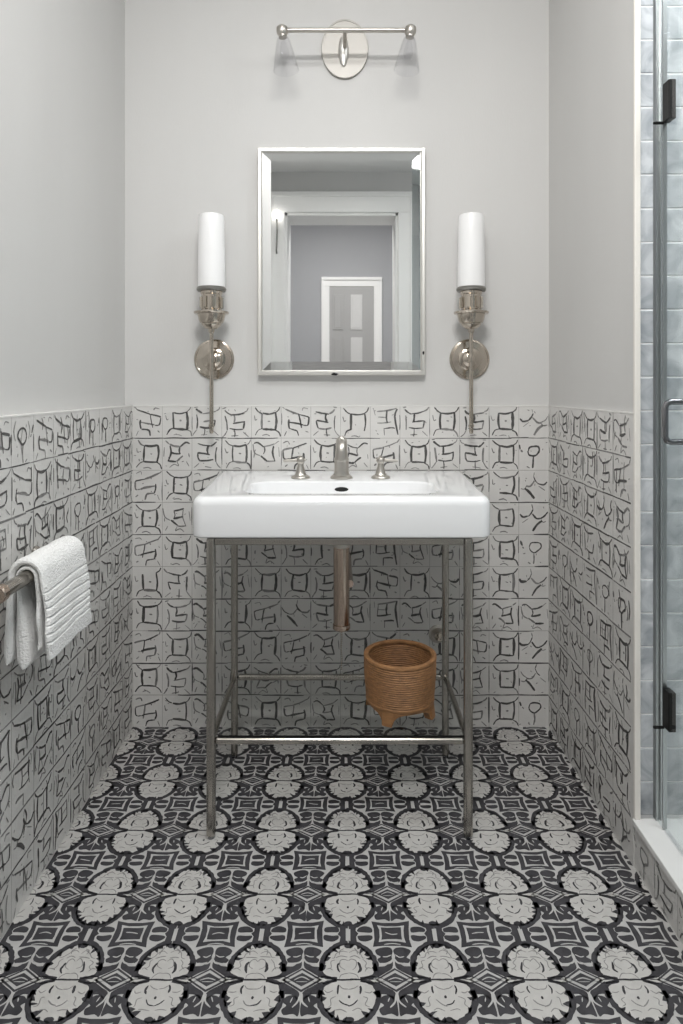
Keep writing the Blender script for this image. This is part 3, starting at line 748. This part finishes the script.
# ------------------------------------------------------------------ faucet set
YFc = 1.86
def lathe_obj(name, prof, m, parent, m4=None, seg=36):
    b = MB(); b.lathe(prof, seg, m4); return b.build(name, m, parent)
t = thing('faucet', 'nickel faucet with two lever handles along the back of the white sink', 'faucet', (0, YFc, ZT))
lathe_obj('base', [(0,0),(.032,0),(.032,.003),(.029,.007),(.024,.010),(.0215,.016),(.0205,.022),(0,.022)], M['nickel_plate'], t)
lathe_obj('body', [(0,.018),(.0205,.018),(.0205,.050),(.0215,.052),(.0215,.056),(.0190,.060),(.0175,.075),(.0165,.086),(.012,.098),(0,.100)], M['nickel_plate'], t)
b = MB(); P = []; 
for k in range(15):
    a = PI - PI*1.05*k/14; P.append((0, -.036 - .034*math.cos(a), .078 + .030*math.sin(a)))
b.tube([(0, 0, .06)] + P + [(0, -.0705, .062)], [.0165]*4 + [.016]*3 + [.0155]*3 + [.015]*4 + [.0145, .0155, .0155], 24); b.build('spout', M['nickel_plate'], t)
def tap(x, s):
    b = MB(); T_ = Matrix.Translation((x, 0, 0))
    b.lathe([(0,0),(.027,0),(.027,.003),(.024,.007),(.0175,.010),(.0145,.015),(.013,.022),(.0095,.034),(.0085,.042),(.010,.046),(0,.046)], 36, T_); h = b.build('handle', M['nickel_plate'], t)
    b = MB(); b.lathe([(0,.044),(.0095,.044),(.012,.048),(.012,.055),(.009,.059),(.0045,.061),(.0045,.064),(0,.066)], 36, T_); b.build('hub', M['nickel_plate'], h)
    b = MB(); b.tube([(x+s*.014, 0, .052),(x-s*.004,0,.052),(x-s*.020,-.002,.051),(x-s*.040,-.004,.0505),(x-s*.049,-.004,.050)], [.004,.0048,.0042,.0045,.003], 14)
    b.build('lever', M['nickel_plate'], h)
tap(-.117, 1); tap(.112, -1)

# ------------------------------------------------------------------ console stand
t = thing('console_stand', 'brushed metal four-legged console stand holding up the white sink', 'sink stand', (-.0045, 1.72, 0))
F, Bk, LX = 1.551, 1.890, .3065
for x in (-LX, LX):
    for y in (F, Bk):
        h = .0105 if y == F else .0095
        b = MB(); b.box(x-h, x+h, y-h-1.72, y+h-1.72, .006, ZB-.001); lg = b.build('leg', M['brushed'], t, bevel=.006)
        b = MB(); b.lathe([(0,0),(.008,0),(.0085,.003),(.008,.008),(0,.008)], 20, Matrix.Translation((x, y-1.72, 0))); b.build('foot', M['dark_chrome'], lg)
def bar(name, x0, x1, y0, y1, z0, z1, bev=.002):
    b = MB(); b.box(x0, x1, y0-1.72, y1-1.72, z0, z1); return b.build(name, M['brushed'], t, bevel=bev)
for y in (F, Bk):
    bar('top_rail', -LX+.0105, LX-.0105, y-.009, y+.009, ZB-.018, ZB-.002)
    bar('stretcher', -LX+.010, LX-.010, y-.0085, y+.0085, .2245, .2405, .006)
for x in (-LX, LX):
    bar('top_rail', x-.009, x+.009, F+.0105, Bk-.0095, ZB-.018, ZB-.002)
    bar('stretcher', x-.0075, x+.0075, F+.010, Bk-.009, .2255, .2395, .006)
g = thing('glass_shelf', 'clear glass shelf resting on the lower rails of the console stand', 'shelf', (0, 1.72, .2405))
b = MB(); b.box(-LX+.013, LX-.013, F-.004-1.72, Bk+.004-1.72, 0, .006); b.build('glass_plate', M['shelf_glass'], g)
for y0, y1 in ((F-.0045-1.72, F-.0038-1.72),):
    b = MB(); b.box(-LX+.013, LX-.013, y0, y1, .0003, .0057); b.build('glass_edge', M['black'], g)

# ------------------------------------------------------------------ drain tailpiece, chain and valve
DYp = 1.70
t = thing('drain_pipe', 'nickel drain tailpiece hanging below the middle of the sink', 'pipe', (0, DYp, ZB))
lathe_obj('tailpiece', [(0,0),(.0195,0),(.0195,-.050),(0,-.050)], M['copper'], t)
lathe_obj('trap_cup', [(0,-.052),(.0205,-.052),(.0210,-.056),(.0210,-.262),(.020,-.266),(0,-.266)], M['copper'], t)
lathe_obj('collar', [(0,-.040),(.023,-.040),(.0235,-.044),(.0235,-.056),(.0225,-.060),(0,-.060)], M['nickel_plate'], t)
lathe_obj('collar', [(0,-.262),(.0225,-.262),(.023,-.265),(.023,-.273),(.018,-.277),(0,-.277)], M['copper'], t)
b = MB(); b.tube([(.022,0.01,-.16),(.022,.06,-.17),(.02,.2,-.17),(.02,YBW-DYp,-.17)], .010, 16); b.build('waste_arm', M['copper'], t)
b = MB()
for k in range(22): b.lathe([(0,-.0022),(.0016,-.0015),(.0022,0),(.0016,.0015),(0,.0022)], 8, Matrix.Translation((.001*math.sin(k*.5), 0, -.2795-k*.0048)))
b.build('bead_chain', M['nickel'], t)
vz = EYE - 247/318.0
t = thing('wall_valve', 'round nickel shut-off valve on the tiled wall right of the basket', 'valve', (.304, YB, vz))
lathe_obj('escutcheon', [(0,0),(.028,0),(.029,.003),(.026,.006),(.020,.008),(.018,.006),(0,.006)], M['nickel_plate'], t, RX)
lathe_obj('knob', [(0,.004),(.006,.004),(.006,.020),(.013,.022),(.014,.030),(.011,.034),(0,.035)], M['nickel'], t, RX, 24)

# ------------------------------------------------------------------ basket on its legs
BX, BY, BZ = .150, 1.668, .2465
t = thing('woven_basket', 'round brown woven rattan basket on four wooden feet on the glass shelf', 'basket', (BX, BY, BZ))
R0, R1 = .085, .0905
zb0, zb1 = .036, .142
prof_o = []; rows = 19
for k in range(rows):
    f0 = k/rows
    for q in range(5):
        f = (k + q/5)/rows; rr = R0 + (R1-R0)*min(1, f*1.6)
        prof_o.append((rr + .0021*math.sin(PI*q/5), zb0 + (zb1-zb0)*f))
prof_i = [(r-.008, z) for r, z in prof_o[::-1] if z > zb0+.008]
b = MB(); b.lathe([(0, zb0), (R0-.006, zb0)] + prof_o + [(R1-.001, zb1), (R1-.008, zb1)] + prof_i + [(0, zb0+.009)], 72)
b.build('basket_body', M['rattan'], t)
b = MB(); b.lathe([(R1-.010, zb1-.002), (R1-.010, zb1+.003), (R1-.004, zb1+.006), (R1+.002, zb1+.004), (R1+.003, zb1-.001), (R1, zb1-.004), (R1-.010, zb1-.002)], 72)
b.f = [f for f in b.f if len(f) == 4]; b.mi = b.mi[:len(b.f)]; b.sm = b.sm[:len(b.f)]
b.build('rim', M['rattan'], t)
b = MB(); b.lathe([(0, zb0-.005), (R0+.001, zb0-.005), (R0+.003, zb0-.001), (R0+.003, zb0+.003), (0, zb0+.003)], 72)
b.build('base_ring', M['rattan_wood'], t)
for az in (-116, -26, 64, 154):
    b = MB(); n = 44; vs = []
    for k in range(n+1):
        d = -45 + 90*k/n; a = math.radians(az + d)
        u = abs(d)/45
        zlo = 0 if u < .20 else (zb0-.008)*math.sqrt(max(0, 1 - (1-min(1, (u-.20)/.62))**3))
        for r in (R0-.017, R0-.001 + (.004*(1-u))):
            vs += [((r + (.004 if u < .20 else 0))*math.cos(a), (r + (.004 if u < .20 else 0))*math.sin(a), zlo), (r*math.cos(a), r*math.sin(a), zb0-.002)]
    fs = []
    for k in range(n):
        o = 4*k; p = o+4
        fs += [(o, p, p+1, o+1), (o+2, o+3, p+3, p+2), (o, o+2, p+2, p), (o+1, p+1, p+3, o+3)]
    fs += [(0, 1, 3, 2), (4*n, 4*n+2, 4*n+3, 4*n+1)]
    b.add(vs, fs, 0, False); b.build('leg', M['rattan_wood'], t)

# ------------------------------------------------------------------ towel bar and towel
TX, TZ = -.590, .718
t = thing('towel_bar', 'short brushed metal towel bar on the left tiled wall', 'towel rail', (XL, 1.29, TZ))
dx = TX - XL
b = MB(); b.tube([(dx, -.170, 0), (dx, .120, 0)], .0125, 28); b.build('bar', M['brushed'], t)
for y in (-.170, .110):
    b = MB(); b.lathe([(0,-.010),(.0145,-.010),(.0160,-.007),(.0160,.007),(.0145,.010),(0,.010)], 32, Matrix.Translation((dx, y, 0)) @ RX); b.build('end_collar', M['copper'], t)
    RYm = Matrix.Rotation(PI/2, 4, 'Y')
    b = MB(); b.lathe([(0,.0005),(.015,.0005),(.0155,.004),(.013,.008),(.010,.010),(.008,.016),(.008,dx),(0,dx)], 32, Matrix.Translation((0, y, 0)) @ RYm); b.build('post', M['brushed'], t)

def towel():
    Y0, Y1 = 1.212, 1.412
    def layer(r, zw, zr, xw, xr, mb, ph, ribs, y0, y1, th, thw):
        # centreline from wall side bottom, over the bar, down the room side
        path = []
        n1 = 22
        for k in range(n1): f = k/n1; path.append((xw + (TX-r-xw)*f**1.2, zw + (TZ-zw)*f))
        for k in range(13): a = PI - PI*k/12; path.append((TX + r*math.cos(a), TZ + r*math.sin(a)*1.05))
        n2 = 90
        for k in range(1, n2+1): f = k/n2; path.append((TX + r + (xr-TX-r)*(1-(1-f)**2.2), TZ + (zr-TZ)*f))
        ny = 44; m = len(path); front = []; back = []
        for i, (x, z) in enumerate(path):
            a = path[max(i-1,0)]; c = path[min(i+1,m-1)]
            tx, tz = c[0]-a[0], c[1]-a[1]; l = math.hypot(tx, tz) or 1
            nx, nz = -tz/l, tx/l     # outward on the bar side
            for j in range(ny+1):
                v = j/ny; y = y0 + (y1-y0)*v
                hang = abs(i - (n1+6))/(m/2)
                wav = .0020*math.sin(v*7+ph)*min(1, hang*1.2) + .0006*math.sin(v*17+ph*2)
                q_ = min(1, max(0, (i-n1*.3)/(n1*.5))); h = (thw*(1-q_) + th*q_)/2; g = 0
                if ribs and i > n1+13:
                    f = (i-n1-13)/n2
                    if True:
                        for fg in (.16, .27, .37, .49, .58, .67, .76):
                            fg += .012*math.sin(v*4+fg*9)
                            g = max(g, .0052*max(0, 1-abs(f-fg)/.016))
                edge = min(1, min(v, 1-v)/.05); rnd_e = math.sqrt(max(0, 1-(1-edge)**2))
                endr = min(1, min(i, m-1-i)/3); e2 = math.sqrt(max(0.0, 1-(1-endr)**2))
                hh = h*(.25+.75*rnd_e)*(.3+.7*e2)
                yy = y + .004*math.sin(i*.11+ph)*min(1, hang)
                lift = wav
                front.append((x - nx*(-1)*(hh-g)*1 + nx*0 + nx*lift, yy, z + nz*(hh-g) + nz*lift))
                back.append((x - nx*hh + nx*lift, yy, z - nz*hh + nz*lift))
        W = ny+1; N_ = m*W; fs = []
        for i in range(m-1):
            for j in range(ny):
                p = i*W+j; fs.append((p, p+1, p+1+W, p+W)); fs.append((N_+p, N_+p+W, N_+p+1+W, N_+p+1))
        for i in range(m-1):
            p = i*W; fs.append((p, p+W, N_+p+W, N_+p)); p = i*W+ny; fs.append((p, N_+p, N_+p+W, p+W))
        for j in range(ny):
            p = j; fs.append((p, N_+p, N_+p+1, p+1)); p = (m-1)*W+j; fs.append((p, p+1, N_+p+1, N_+p))
        mb.add(front + back, fs, 0, True)
    mb = MB()
    layer(.0288, .556, .563, -.624, -.5485, mb, .3, True, Y0, Y1, .0135, .018)
    layer(.0174, .546, .582, -.596, -.5690, mb, 1.7, False, Y0+.003, Y1-.006, .0085, .027)
    o = mb.build('towel', M['towel'])
    o['label'] = 'white ribbed cotton hand towel folded over the towel bar'; o['category'] = 'towel'
towel()
